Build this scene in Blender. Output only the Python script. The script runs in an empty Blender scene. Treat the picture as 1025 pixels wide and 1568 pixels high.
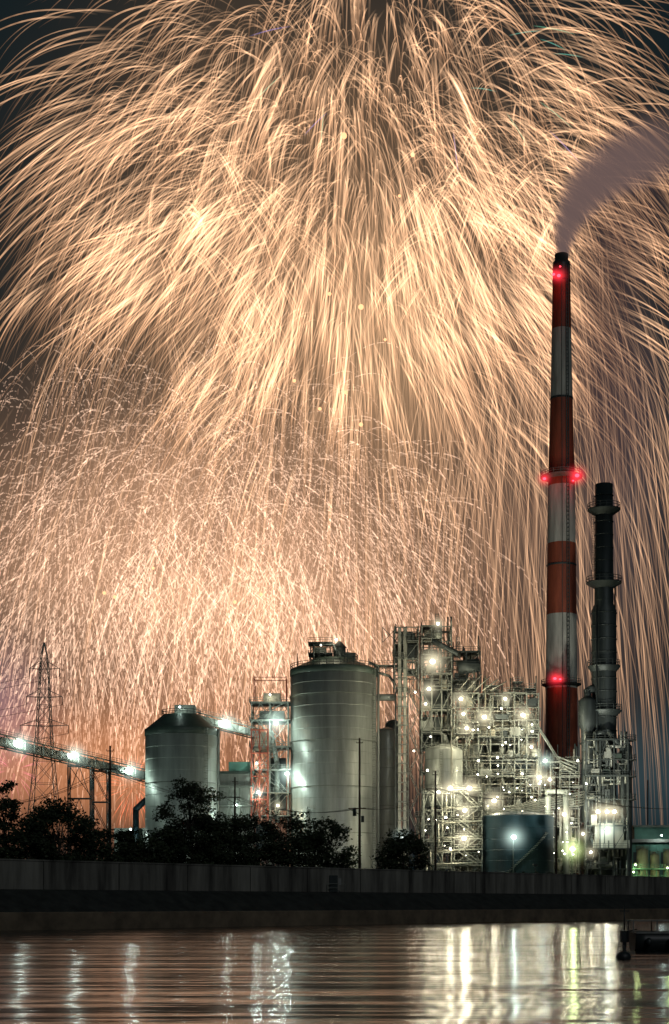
import bpy, math, random
import numpy as np
from mathutils import Vector, noise
random.seed(7); rng=np.random.default_rng(11)
S=bpy.context.scene
F=2400.0; CX=512.5; HY=1383.0; EYE=3.0; G=5.0
def X(b,d): return (b-CX)*d/F          # bearing -> metres east at distance d
def Z(e,d): return EYE+(HY-e)*d/F      # elevation -> metres above water at distance d

# ---------------------------------------------------------------- materials
def newmat(name):
    m=bpy.data.materials.new(name); m.use_nodes=True
    nt=m.node_tree; nt.nodes.clear()
    return m,nt
def pbr(name,col,rough=0.6,metal=0.0,var=0.25,scale=1.0,streak=False,bump=0.0,spec=0.5):
    m,nt=newmat(name); N=nt.nodes; L=nt.links
    out=N.new('ShaderNodeOutputMaterial'); b=N.new('ShaderNodeBsdfPrincipled')
    L.new(b.outputs[0],out.inputs[0])
    tc=N.new('ShaderNodeTexCoord'); mp=N.new('ShaderNodeMapping')
    mp.inputs['Scale'].default_value=(scale,scale,scale*(0.12 if streak else 1))
    L.new(tc.outputs['Object'],mp.inputs[0])
    n=N.new('ShaderNodeTexNoise'); n.inputs['Scale'].default_value=1.0; n.inputs['Detail'].default_value=6; n.inputs['Roughness'].default_value=0.65
    L.new(mp.outputs[0],n.inputs['Vector'])
    r=N.new('ShaderNodeValToRGB')
    e=r.color_ramp.elements
    e[0].position=0.32; e[1].position=0.68
    e[0].color=[c*(1-var) for c in col]+[1]; e[1].color=[min(1,c*(1+var*0.6)) for c in col]+[1]
    L.new(n.outputs['Fac'],r.inputs[0]); L.new(r.outputs[0],b.inputs['Base Color'])
    b.inputs['Roughness'].default_value=rough; b.inputs['Metallic'].default_value=metal
    if bump>0:
        bp=N.new('ShaderNodeBump'); bp.inputs['Strength'].default_value=bump; bp.inputs['Distance'].default_value=0.1
        L.new(n.outputs['Fac'],bp.inputs['Height']); L.new(bp.outputs[0],b.inputs['Normal'])
    return m
def emis(name,col,st,sample=False):
    m,nt=newmat(name); N=nt.nodes
    out=N.new('ShaderNodeOutputMaterial'); e=N.new('ShaderNodeEmission')
    e.inputs[0].default_value=(*col,1); e.inputs[1].default_value=st
    nt.links.new(e.outputs[0],out.inputs[0])
    if not sample: m.cycles.emission_sampling='NONE'
    return m
M={}
M['silo']=pbr('silo_painted_steel',(0.29,0.31,0.275),0.42,0.25,0.42,0.35,True)
M['silo2']=pbr('pale_silo_steel',(0.33,0.37,0.33),0.45,0.25,0.36,0.35,True)
M['roof']=pbr('dark_green_roof',(0.05,0.075,0.06),0.5,0.2,0.3,0.5)
M['steel']=pbr('galvanised_steel',(0.20,0.215,0.185),0.5,0.3,0.35,0.8)
M['dsteel']=pbr('dark_steel',(0.05,0.063,0.062),0.5,0.4,0.35,0.6,True)
M['pipe']=pbr('pipe_cladding',(0.36,0.36,0.30),0.4,0.4,0.25,1.0)
M['panel']=pbr('panel_cladding',(0.34,0.32,0.24),0.6,0.1,0.35,0.5,True)
M['deck']=pbr('grating_deck',(0.10,0.11,0.10),0.7,0.3,0.3,1.5)
M['white']=pbr('weathered_white_paint',(0.46,0.47,0.42),0.6,0,0.45,0.5,True)
M['red']=pbr('weathered_red_paint',(0.30,0.072,0.036),0.6,0,0.5,0.5,True)
M['rlat']=pbr('red_steel',(0.42,0.10,0.06),0.5,0.2,0.3,1)  # red light on the tower's lower lattice painted into the steel colour
M['blue']=pbr('dark_blue_tank_paint',(0.014,0.036,0.048),0.5,0.1,0.35,0.4,True)
M['teal']=pbr('green_painted_wall',(0.10,0.24,0.19),0.6,0,0.25,0.5)
M['conc']=pbr('concrete_stained',(0.20,0.19,0.165),0.9,0,0.85,0.4,True,0.3)
M['concl']=pbr('concrete_quay_edge',(0.20,0.15,0.10),0.85,0,0.5,0.3,False,0.3)
M['revet']=pbr('dark_revetment',(0.04,0.042,0.036),0.95,0,0.6,0.6,False,0.4)
M['ground']=pbr('plant_ground_asphalt',(0.05,0.05,0.045),0.9,0,0.3,0.2)
M['wood']=pbr('pole_timber',(0.07,0.05,0.035),0.85,0,0.35,1.5,True)
M['bark']=pbr('bark',(0.05,0.04,0.03),0.9,0,0.4,3)
M['leaf']=pbr('foliage',(0.04,0.058,0.024),0.7,0,0.6,0.8)
M['wire']=pbr('cable_black',(0.02,0.02,0.02),0.6)
M['hull']=pbr('boat_hull_dark',(0.03,0.035,0.035),0.4,0,0.3,1)
M['hullw']=pbr('boat_deck_grey',(0.30,0.30,0.28),0.5,0,0.3,1.5)
M['bulb']=emis('lamp_glass_white',(1.0,0.93,0.74),22)
M['bulbc']=emis('lamp_glass_cool',(0.85,1.0,0.93),22)
M['bulbg']=emis('lamp_glass_green',(0.85,1.0,0.5),22)
M['bulbr']=emis('beacon_glass_red',(1.0,0.03,0.05),7)
M['win']=emis('lit_window',(1.0,0.9,0.6),1.2)
BC={'bulb':(1.0,0.89,0.62),'bulbc':(0.80,1.0,0.90),'bulbg':(0.8,1.0,0.42),'bulbr':(1.0,0.03,0.04)}
# glowing spheres added around the strong lamps to imitate a halo
def halo(name,col,st):
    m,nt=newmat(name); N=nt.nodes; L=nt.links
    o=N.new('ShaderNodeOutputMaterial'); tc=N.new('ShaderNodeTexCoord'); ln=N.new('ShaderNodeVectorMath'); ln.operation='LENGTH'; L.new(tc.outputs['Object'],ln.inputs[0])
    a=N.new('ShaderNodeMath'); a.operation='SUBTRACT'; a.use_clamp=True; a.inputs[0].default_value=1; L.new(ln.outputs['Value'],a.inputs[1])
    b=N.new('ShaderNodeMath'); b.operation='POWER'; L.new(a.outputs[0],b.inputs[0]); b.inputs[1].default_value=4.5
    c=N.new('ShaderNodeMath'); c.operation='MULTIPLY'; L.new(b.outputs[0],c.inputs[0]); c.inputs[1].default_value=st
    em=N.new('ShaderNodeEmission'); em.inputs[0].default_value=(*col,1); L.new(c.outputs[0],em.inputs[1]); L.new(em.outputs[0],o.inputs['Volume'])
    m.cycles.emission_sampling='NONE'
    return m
HM={'bulb':halo('lamplit_mist_warm',(1,.88,.6),.5),'bulbc':halo('lamplit_mist_cool',(.75,1,.9),.5),'bulbg':halo('lamplit_mist_green',(.8,1,.4),.6),'bulbr':halo('lamplit_mist_red',(1,.03,.05),.9)}

# ---------------------------------------------------------------- mesh builder
class MB:
    def __init__(s): s.v=[];s.f=[];s.m=[];s.mats=[];s.sm=[];s.l=[];s.h=[]
    def mi(s,k):
        if k not in s.mats: s.mats.append(k)
        return s.mats.index(k)
    def face(s,idx,k,sm=False): s.f.append(idx); s.m.append(s.mi(k)); s.sm.append(sm)
    def box(s,x0,x1,y0,y1,z0,z1,k):
        b=len(s.v)
        s.v+=[(x0,y0,z0),(x1,y0,z0),(x1,y1,z0),(x0,y1,z0),(x0,y0,z1),(x1,y0,z1),(x1,y1,z1),(x0,y1,z1)]
        for q in ((0,3,2,1),(4,5,6,7),(0,1,5,4),(1,2,6,5),(2,3,7,6),(3,0,4,7)): s.face([b+i for i in q],k)
    def beam(s,p,q,w,k,n=4,w2=None):
        p=Vector(p);q=Vector(q);d=q-p
        if d.length<1e-5: return
        d.normalize(); up=Vector((0,0,1)) if abs(d.z)<0.95 else Vector((1,0,0))
        a=d.cross(up).normalized(); c=d.cross(a).normalized(); b=len(s.v)
        w2=w if w2 is None else w2
        for P,ww in((p,w),(q,w2)):
            for i in range(n):
                t=2*math.pi*(i+0.5)/n; r=ww/2*(1.414 if n==4 else 1)
                s.v.append(tuple(P+a*math.cos(t)*r+c*math.sin(t)*r))
        for i in range(n):
            j=(i+1)%n; s.face([b+i,b+j,b+n+j,b+n+i],k,n>4)
        s.face([b+i for i in range(n)][::-1],k); s.face([b+n+i for i in range(n)],k)
    def lathe(s,cx,cy,prof,k,n=48,ks=None):
        b=len(s.v)
        for r,z in prof:
            for i in range(n):
                t=2*math.pi*i/n; s.v.append((cx+r*math.cos(t),cy+r*math.sin(t),z))
        for j in range(len(prof)-1):
            kk=ks[j] if ks else k
            for i in range(n):
                i2=(i+1)%n
                s.face([b+j*n+i,b+j*n+i2,b+(j+1)*n+i2,b+(j+1)*n+i],kk,abs(prof[j][0]-prof[j+1][0])<1.5)
        s.face([b+(len(prof)-1)*n+i for i in range(n)],ks[-1] if ks else k)
    def cyl(s,cx,cy,z0,z1,r,k,n=20): s.lathe(cx,cy,[(r,z0),(r,z1)],k,n)
    def ring(s,cx,cy,z,r,h,t,k,n=40): s.lathe(cx,cy,[(r,z),(r+t,z),(r+t,z+h),(r,z+h)],k,n)
    def ball(s,c,r,k,n=10,sz=1.0):
        b=len(s.v); R=6
        for j in range(R+1):
            ph=math.pi*j/R
            for i in range(n):
                t=2*math.pi*i/n; s.v.append((c[0]+r*math.sin(ph)*math.cos(t),c[1]+r*math.sin(ph)*math.sin(t),c[2]+r*sz*math.cos(ph)))
        for j in range(R):
            for i in range(n):
                i2=(i+1)%n; s.face([b+j*n+i,b+(j+1)*n+i,b+(j+1)*n+i2,b+j*n+i2],k,True)
    def pipe(s,pts,r,k='pipe',n=8):
        for a,b in zip(pts[:-1],pts[1:]): s.beam(a,b,2*r,k,n)
        for p in pts[1:-1]: s.ball(p,r*1.02,k,8)
    def rail(s,pts,h=1.1,k='steel',w=0.08):
        for a,b in zip(pts[:-1],pts[1:]):
            a=Vector(a);b=Vector(b)
            for hh in (h,h*0.5): s.beam(a+Vector((0,0,hh)),b+Vector((0,0,hh)),w,k)
            n=max(1,int((b-a).length/1.8))
            for i in range(n+1):
                p=a.lerp(b,i/n); s.beam(p,p+Vector((0,0,h)),w,k)
    def ringrail(s,cx,cy,z,r,h=1.1,k='steel',n=20,w=0.09):
        pts=[(cx+r*math.cos(2*math.pi*i/n),cy+r*math.sin(2*math.pi*i/n),z) for i in range(n+1)]
        for a,b in zip(pts[:-1],pts[1:]):
            a=Vector(a);b=Vector(b)
            for hh in (h,h*0.5): s.beam(a+Vector((0,0,hh)),b+Vector((0,0,hh)),w,k)
            s.beam(a,a+Vector((0,0,h)),w,k)
    def ladder(s,x,y,z0,z1,k='steel',cage=True):
        s.beam((x-.3,y,z0),(x-.3,y,z1),.1,k); s.beam((x+.3,y,z0),(x+.3,y,z1),.1,k)
        z=z0
        while z<z1: s.beam((x-.3,y,z),(x+.3,y,z),.06,k); z+=0.6
        if cage:
            z=z0+2.5
            while z<z1:
                pts=[(x+.45*math.cos(a),y-.45+.45*math.sin(a)*1.0,z) for a in np.linspace(math.pi*.2,-math.pi*1.2,6)]
                for a,b in zip(pts[:-1],pts[1:]): s.beam(a,b,.07,k)
                z+=1.5
            for a in (-.45,0,.45): s.beam((x+a,y-.8,z0+2.5),(x+a,y-.8,z1),.06,k)
    def deck(s,x0,x1,y0,y1,z,k='deck',rail=True,rk='steel'):
        s.box(x0,x1,y0,y1,z-.1,z,k)
        s.box(x0-.04,x1+.04,y0-.1,y0-.003,z-.16,z+.04,rk)
        if rail: s.rail([(x0,y1,z),(x0,y0,z),(x1,y0,z),(x1,y1,z)],k=rk)
    def frame(s,x0,x1,y0,y1,zs,nx=2,ny=1,w=.3,k='steel',decks=True,diag=0.6,rail=True,dp=1.0):
        xs=[x0+(x1-x0)*i/nx for i in range(nx+1)]; ys=[y0+(y1-y0)*i/ny for i in range(ny+1)]
        for x in xs:
            for y in ys: s.beam((x,y,zs[0]),(x,y,zs[-1]),w,k)
        for i,z in enumerate(zs[1:]):
            for y in ys: s.beam((x0,y,z-.25),(x1,y,z-.25),w*.7,k)
            for x in xs: s.beam((x,y0,z-.25),(x,y1,z-.25),w*.7,k)
            z0=zs[i]
            for j in range(nx):
                for y in (y0,y1):
                    if random.random()<diag:
                        t=random.random()
                        if t<.35: s.beam((xs[j],y,z0),(xs[j+1],y,z-.3),w*.5,k)
                        elif t<.7: s.beam((xs[j+1],y,z0),(xs[j],y,z-.3),w*.5,k)
                        else:
                            xm=(xs[j]+xs[j+1])/2; s.beam((xs[j],y,z0),(xm,y,z-.3),w*.5,k); s.beam((xs[j+1],y,z0),(xm,y,z-.3),w*.5,k)
            for x in (x0,x1):
                if random.random()<diag: s.beam((x,y0,z0),(x,y1,z-.3),w*.55,k)
            if decks:
                if dp>=1: s.deck(x0-.6,x1+.6,y0-.9,y1,z,rail=rail,rk=k)
                else:
                    j=0
                    while j<nx:
                        n=random.choice((1,1,2)); n=min(n,nx-j)
                        if random.random()<dp: s.deck(xs[j]+.03,xs[j+n]-.03,y0-random.choice((.4,1.0,1.6)),y1,z+random.choice((0,0,.6,-.7)),rail=rail,rk=k)
                        j+=n
    def stair(s,x0,x1,y,z0,z1,k='steel'):
        for yy in (y,y+.9):
            s.beam((x0,yy,z0),(x1,yy,z1),.16,k); s.beam((x0,yy,z0+1),(x1,yy,z1+1),.08,k)
        n=max(2,int(abs(z1-z0)/.5))
        for i in range(n): 
            t=(i+.5)/n; x=x0+(x1-x0)*t; z=z0+(z1-z0)*t; s.box(x-.14,x+.14,y+.1,y+.8,z-.03,z+.03,k)
    def lamp(s,x,y,z,pw=900,k='bulb',r=.42,light=True):
        s.box(x-.28,x+.28,y+.1,y+.5,z+r*.5,z+r*.5+.3,'dsteel')
        s.beam((x,y+.4,z+.6),(x,y+1.2,z+.9),.12,'dsteel')
        s.ball((x,y,z),r*.72,k,10,.8)
        if light: s.l.append(((x,y-r-.35,z-.1),pw,BC[k]))
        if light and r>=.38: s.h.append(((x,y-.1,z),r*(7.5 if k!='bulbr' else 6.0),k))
    def build(s,name):
        me=bpy.data.meshes.new(name); me.from_pydata(s.v,[],s.f)
        for k in s.mats: me.materials.append(M[k])
        me.polygons.foreach_set('material_index',s.m); me.polygons.foreach_set('use_smooth',s.sm)
        me.update(); o=bpy.data.objects.new(name,me); S.collection.objects.link(o)
        for i,(p,pw,c) in enumerate(s.l):
            ld=bpy.data.lights.new('lamp_light','POINT'); ld.energy=pw; ld.color=c; ld.shadow_soft_size=.4
            lo=bpy.data.objects.new('lamp_light_%d'%(i+1),ld); lo.location=p; S.collection.objects.link(lo); lo.parent=o
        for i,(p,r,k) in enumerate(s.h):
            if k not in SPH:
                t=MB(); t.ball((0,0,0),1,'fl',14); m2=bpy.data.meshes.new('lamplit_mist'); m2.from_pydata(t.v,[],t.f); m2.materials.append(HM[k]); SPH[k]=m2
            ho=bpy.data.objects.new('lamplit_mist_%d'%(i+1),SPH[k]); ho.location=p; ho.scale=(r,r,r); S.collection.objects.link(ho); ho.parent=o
        return o
SPH={}
# ---------------------------------------------------------------- camera
cam=bpy.data.cameras.new('camera'); co=bpy.data.objects.new('camera',cam); S.collection.objects.link(co)
co.location=(0,0,EYE); co.rotation_euler=(math.pi/2,0,0)
cam.sensor_fit='VERTICAL'; cam.sensor_height=24; cam.sensor_width=24; cam.lens=24*F/1568; cam.shift_y=(HY-784)/1568
cam.clip_end=20000; cam.clip_start=.5
S.camera=co
S.view_settings.view_transform='Standard'; S.view_settings.look='None'; S.view_settings.exposure=0

# ---------------------------------------------------------------- world: night sky + firework smoke glow
w=bpy.data.worlds.new('World'); S.world=w; w.use_nodes=True
nt=w.node_tree; N=nt.nodes; L=nt.links; N.clear()
out=N.new('ShaderNodeOutputWorld')
tc=N.new('ShaderNodeTexCoord'); sp=N.new('ShaderNodeSeparateXYZ'); L.new(tc.outputs['Generated'],sp.inputs[0])
def mth(op,a,b=None,c=None):
    n=N.new('ShaderNodeMath'); n.operation=op
    for i,q in enumerate((a,b,c)):
        if q is None: continue
        if isinstance(q,(int,float)): n.inputs[i].default_value=q
        else: L.new(q,n.inputs[i])
    return n.outputs[0]
yy=mth('MAXIMUM',sp.outputs[1],0.02)
u=mth('DIVIDE',sp.outputs[0],yy); v=mth('DIVIDE',sp.outputs[2],yy)
cmb=N.new('ShaderNodeCombineXYZ'); L.new(u,cmb.inputs[0]); L.new(v,cmb.inputs[1])
nz=N.new('ShaderNodeTexNoise'); nz.inputs['Scale'].default_value=9; nz.inputs['Detail'].default_value=5; nz.inputs['Distortion'].default_value=.6
L.new(cmb.outputs[0],nz.inputs['Vector'])
nf=mth('MULTIPLY_ADD',nz.outputs['Fac'],1.3,0.35)
front=mth('GREATER_THAN',sp.outputs[1],0.05)
def blob(px,py,sx,sy,col):
    a=mth('DIVIDE',mth('SUBTRACT',u,(px-CX)/F),sx/F); b=mth('DIVIDE',mth('SUBTRACT',v,(HY-py)/F),sy/F)
    g=mth('EXPONENT',mth('MULTIPLY',mth('ADD',mth('MULTIPLY',a,a),mth('MULTIPLY',b,b)),-1))
    g=mth('MULTIPLY',mth('MULTIPLY',g,nf),front)
    n=N.new('ShaderNodeVectorMath'); n.operation='SCALE'; n.inputs[0].default_value=col; L.new(g,n.inputs[3]); return n.outputs[0]
def add(a,b):
    n=N.new('ShaderNodeVectorMath'); n.operation='ADD'
    L.new(a,n.inputs[0])
    if isinstance(b,tuple): n.inputs[1].default_value=b
    else: L.new(b,n.inputs[1])
    return n.outputs[0]
sky=N.new('ShaderNodeTexSky'); sky.sky_type='NISHITA'; sky.sun_disc=False; sky.sun_elevation=math.radians(-6); sky.sun_rotation=math.radians(200)
ss=N.new('ShaderNodeVectorMath'); ss.operation='SCALE'; L.new(sky.outputs[0],ss.inputs[0]); ss.inputs[3].default_value=.01
acc=add(ss.outputs[0],(0.0045,0.0115,0.0145))
for bl in [(480,430,310,400,(0.14,0.078,0.038)),(610,500,110,150,(0.20,0.12,0.062)),
           (240,840,310,170,(0.44,0.235,0.13)),(330,930,210,70,(0.24,.135,.08)),(150,1180,280,90,(0.44,0.165,0.065)),
           (430,1040,270,110,(0.28,0.135,0.068)),(620,850,170,200,(0.10,.052,.027)),(840,800,150,330,(0.05,0.027,0.019)),(1000,1180,150,90,(0.02,0.036,0.042)),
           (0,1090,70,90,(0.12,0.07,0.10)),(960,700,70,260,(0.025,0.017,0.020))]:
    acc=add(acc,blob(*bl))
bg=N.new('ShaderNodeBackground'); L.new(acc,bg.inputs[0]); bg.inputs[1].default_value=1.0
L.new(bg.outputs[0],out.inputs[0])
w.cycles.sampling_method='NONE'

sd=bpy.data.lights.new('moonlight','SUN'); sd.energy=.2; sd.angle=math.radians(2); sd.color=(.95,.98,1)  # weak fill sun added behind the camera to brighten silos and wall
so=bpy.data.objects.new('moonlight',sd); so.rotation_euler=(math.radians(60),0,math.radians(22)); S.collection.objects.link(so)

# ---------------------------------------------------------------- water, land, quay
P0=Vector((-36.5,171,0)); sv=Vector((98.6,120,0)).normalized(); nv=Vector((-sv.y,sv.x,0))
def shore(t,d,z): return tuple(P0+sv*t+nv*d+Vector((0,0,z)))
me=bpy.data.meshes.new('water'); me.from_pydata([(-3000,-500,0),(5000,-500,0),(5000,6000,0),(-3000,6000,0)],[],[(0,1,2,3)])
wo=bpy.data.objects.new('water',me); S.collection.objects.link(wo)
m,nt2=newmat('river_water'); n2=nt2.nodes; l2=nt2.links
o2=n2.new('ShaderNodeOutputMaterial'); b2=n2.new('ShaderNodeBsdfPrincipled'); l2.new(b2.outputs[0],o2.inputs[0])
b2.inputs['Base Color'].default_value=(0.004,0.014,0.018,1); b2.inputs['Roughness'].default_value=.125; b2.inputs['IOR'].default_value=1.33
t2=n2.new('ShaderNodeTexCoord')
hs=[]
for sc,det,wt in (((.07,.5,1),3,1.0),((.3,2.4,1),2,.22),((.035,.17,1),2,2.4)):
    mp=n2.new('ShaderNodeMapping'); mp.inputs['Scale'].default_value=sc; mp.inputs['Rotation'].default_value=(0,0,.06); l2.new(t2.outputs['Object'],mp.inputs[0])
    a=n2.new('ShaderNodeTexNoise'); a.inputs['Scale'].default_value=1; a.inputs['Detail'].default_value=det; l2.new(mp.outputs[0],a.inputs['Vector'])
    q=n2.new('ShaderNodeMath'); q.operation='MULTIPLY'; q.inputs[1].default_value=wt; l2.new(a.outputs['Fac'],q.inputs[0]); hs.append(q.outputs[0])
q=n2.new('ShaderNodeMath'); q.operation='ADD'; l2.new(hs[0],q.inputs[0]); l2.new(hs[1],q.inputs[1])
q3=n2.new('ShaderNodeMath'); q3.operation='ADD'; l2.new(q.outputs[0],q3.inputs[0]); l2.new(hs[2],q3.inputs[1])
bp=n2.new('ShaderNodeBump'); bp.inputs['Strength'].default_value=.6; bp.inputs['Distance'].default_value=.36
l2.new(q3.outputs[0],bp.inputs['Height']); l2.new(bp.outputs[0],b2.inputs['Normal'])
me.materials.append(m)

def strip(name,prof,t0,t1,keys,step=40):
    mb=MB(); n=int((t1-t0)/step); b=0
    for i in range(n+1):
        t=t0+(t1-t0)*i/n
        for d,z in prof: mb.v.append(shore(t,d,z))
    K=len(prof)
    for i in range(n):
        for j in range(K-1): mb.face([i*K+j,(i+1)*K+j,(i+1)*K+j+1,i*K+j+1],keys[j])
    return mb
mb=strip('quay',[(0,-3),(0,1.9),(.25,2.0),(1.6,2.0),(5.5,4.4),(7,4.6),(7,4.62)],-600,2600,['concl','concl','concl','revet','revet','revet'])
mb.build('quay_revetment')
mb=strip('wall',[(7,4.5),(7,7.95),(6.9,7.95),(6.9,8.12),(7.5,8.12),(7.5,7.95),(7.4,7.95),(7.4,4.5)],-600,2600,['conc']*7)
t=-300
while t<900:
    a=Vector(shore(t,6.98,4.5)); mb.beam(a,a+Vector((0,0,3.44)),.1,'revet'); t+=random.choice((6,12))
mb.build('flood_wall')
me=bpy.data.meshes.new('ground')
me.from_pydata([shore(-700,7.3,G),shore(9000,7.3,G),shore(9000,9000,G),shore(-700,9000,G)],[],[(0,1,2,3)])
me.materials.append(M['ground']); go=bpy.data.objects.new('ground',me); S.collection.objects.link(go)
def onshore(px,d):
    for i in range(4000):
        p=Vector(shore(i*.1-50,d,0))
        if CX+F*p.x/p.y>=px: return p
mb=MB(); c=onshore(515,6.4)
mb.box(c.x-1.0,c.x+.2,c.y-.5,c.y+.3,4.6,7.0,'dsteel'); mb.box(c.x+.3,c.x+.7,c.y-.5,c.y-.1,5.6,6.6,'hullw')
mb.rail([(c.x-1.3,c.y-1,4.6),(c.x+1.3,c.y-.2,4.6)],1.2)
mb.build('outfall_gate_cabinet')

# ---------------------------------------------------------------- silos
def silo(name,px,hw,ytop,D,key,roofpx,rooftop):
    mb=MB(); cx=X(px,D); r=hw*D/F; zt=Z(ytop,D); zr=Z(rooftop,D); rr=roofpx*D/F
    mb.lathe(cx,D,[(r,G),(r,zt-1.6)],key,72)
    mb.lathe(cx,D,[(r+.02,zt-1.6),(r+.15,zt-1.5),(r+.15,zt),(r-.1,zt+.15),(rr,zr),(rr*.95,zr+.3)],'roof',72)
    z=G+4
    k=0
    while z<zt-3:
        mb.ring(cx,D,z,r-.02,.12,.04 if k%4 else .2,key if k%4 else 'steel',72); z+=2.9; k+=1
    return mb,cx,r,zt,zr
mb,cx,r,zt,zr=silo('s',511,66,1027,400,'silo',34,1012)
mb.ringrail(cx,400,zt+.1,r,1.2,'dsteel',40,.12)
mb.ringrail(cx,400,zr+.2,6.2,1.2,'dsteel',20,.12)
mb.frame(X(476,400),X(506,400),397,403,[zt+.8,zr+1.5,zr+4.2],2,1,.25,'dsteel')
mb.box(X(480,400),X(500,400),398,402,zr+.4,zr+3.2,'roof')
mb.cyl(cx+1.5,400,zr,zr+3.4,1.6,'dsteel'); mb.lathe(cx+1.5,400,[(1.9,zr+3.4),(.4,zr+5)],'dsteel',16)
mb.box(X(525,400),X(545,400),398,402,zr-.5,zr+1.8,'dsteel')
mb.pipe([(cx-5,396,zt),(cx-5,396,zr+3.5),(cx,396,zr+3.5),(cx+2,397,zt+1)],.3,'dsteel')
for i in range(14):
    a=random.uniform(0,6.28); rr=random.uniform(2,9.5); mb.beam((cx+rr*math.cos(a),400+rr*math.sin(a),zt),(cx+rr*math.cos(a),400+rr*math.sin(a),zt+random.uniform(2,4.5)),.2,'dsteel')
mb.ladder(cx+r*.93,400-r*.42,G,zt); mb.pipe([(cx+r+.4,399,G),(cx+r+.4,399,zt+1),(cx+r-2,399,zt+2)],.35,'silo')
mb.pipe([(cx-r*.6,400-r*.83,G),(cx-r*.6,400-r*.83,G+22)],.2,'silo')
mb.lamp(X(515,400),395,zr+4.6,500,'bulb',.4); mb.lamp(X(492,400),394,zr+3,300,'bulb',.25); 
mb.build('tall_storage_silo')
mb,cx,r,zt,zr=silo('s',278,55,1118,385,'silo2',30,1097)
mb.ringrail(cx,385,zr+.3,30*385/F,1.1,'dsteel',16,.12)
mb.box(cx-1.5,cx+3.5,383,387,zr+.3,zr+2.6,'steel')
mb.ladder(cx+r*.75,385-r*.68,G,zt); mb.pipe([(cx+r+.3,384,G),(cx+r+.3,384,zt)],.25,'silo2')
mb.lamp(cx,381,zr+1.8,250,'bulbc',.3)
mb.build('storage_silo')
mb=MB()
for px,hw,yt,D in ((592,15,1122,420),(602,12,1110,432)):
    cx=X(px,D); r=hw*D/F; mb.lathe(cx,D,[(r,G),(r,Z(yt,D)),(r*.8,Z(yt,D)+.9),(.3,Z(yt,D)+1.5)],'silo',32)
    for z in np.arange(G+4,Z(yt,D),5): mb.ring(cx,D,z,r-.01,.15,.1,'steel',32)
mb.build('slender_process_tanks')

def flood(px,D,h,target,pw,col,size=75):
    mb=MB(); x=X(px,D)
    mb.beam((x,D,G),(x,D,h),.25,'dsteel',8,.16); mb.box(x-.5,x+.5,D-.2,D+.2,h,h+.5,'dsteel'); mb.box(x-.42,x+.42,D+.203,D+.25,h+.06,h+.44,'bulb')
    o=mb.build('flood_light_mast')
    ld=bpy.data.lights.new('flood_lamp','SPOT'); ld.energy=pw; ld.color=col; ld.spot_size=math.radians(size); ld.spot_blend=.9; ld.shadow_soft_size=.5
    lo=bpy.data.objects.new('flood_lamp',ld); lo.location=(x,D+.8,h+.3); S.collection.objects.link(lo); lo.parent=o
    d=Vector(target)-Vector(lo.location); lo.rotation_euler=d.to_track_quat('-Z','Y').to_euler()
flood(430,310,11,(-1,389,45),18000,(.95,1,.86),60)
flood(590,330,11,(5,389,36),36000,(1,.95,.80),60)
flood(320,310,10,(X(295,385),376,32),19000,(.85,1,.9),60)
flood(900,352,12,(X(860,450),445,70),120000,(1,.95,.82),58)
flood(820,340,11,(X(925,400),395,60),24000,(.9,1,.95),60)

# ---------------------------------------------------------------- conveyors
def gallery(mb,p,q,wd,h,k='steel',lit=None):
    p=Vector(p);q=Vector(q);d=(q-p).normalized(); s=Vector((0,0,1)).cross(d).normalized()*wd/2
    n=max(2,int((q-p).length/3)); U=Vector((0,0,h))
    for sg in (-1,1):
        for hh in (0,1): mb.beam(p+s*sg+U*hh,q+s*sg+U*hh,.28,k)
        for i in range(n+1):
            a=p.lerp(q,i/n)+s*sg; mb.beam(a,a+U,.16,k)
            if i<n:
                b=p.lerp(q,(i+1)/n)+s*sg
                if i%2: mb.beam(a,b+U,.14,k)
                else: mb.beam(a+U,b,.14,k)
    b=len(mb.v)
    for P in (p,q):
        for a,c in ((-.8,.12),(.8,.12),(.8,.8),(-.8,.8)): mb.v.append(tuple(P+s*a+U*c))
    for i in range(4): mb.face([b+i,b+(i+1)%4,b+4+(i+1)%4,b+4+i],'silo' if i!=0 else 'deck')
    mb.rail([p+U-s,q+U-s],1.0,k)
mb=MB()
a=(X(-90,330),330,Z(1122,330)); b=(X(235,392),392,Z(1198,392))
gallery(mb,a,b,3,2.4)
A=Vector(a);B=Vector(b)
for px,y in ((22,1140),(105,1157),(197,1181)):
    t=(px+90)/325; p=A.lerp(B,t); mb.lamp(p.x,p.y-2.3,Z(y,p.y),1500,'bulbc',.75)
for px in (-60,110,143):
    t=(px+90)/325; p=A.lerp(B,t); w_=(1.8 if px!=110 else 2.6)
    mb.frame(p.x-w_,p.x+w_,p.y-1.5,p.y+1.5,list(np.linspace(G,p.z,5)),1,1,.3,'dsteel',False,1)
mb.build('belt_conveyor_gallery')
mb=MB()
a=(X(278,385),385,Z(1100,385)); b=(X(392,400),400,Z(1130,400))
gallery(mb,a,b,2.6,2.2,'steel')
p=Vector(a).lerp(Vector(b),.62); mb.lamp(p.x,p.y-2,Z(1108,p.y),1200,'bulbc',.7)
for t in (.45,.5):
    p=Vector(a).lerp(Vector(b),t); mb.beam((p.x,p.y,G),(p.x,p.y,p.z),.3,'dsteel')
mb.build('inclined_conveyor')
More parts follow.
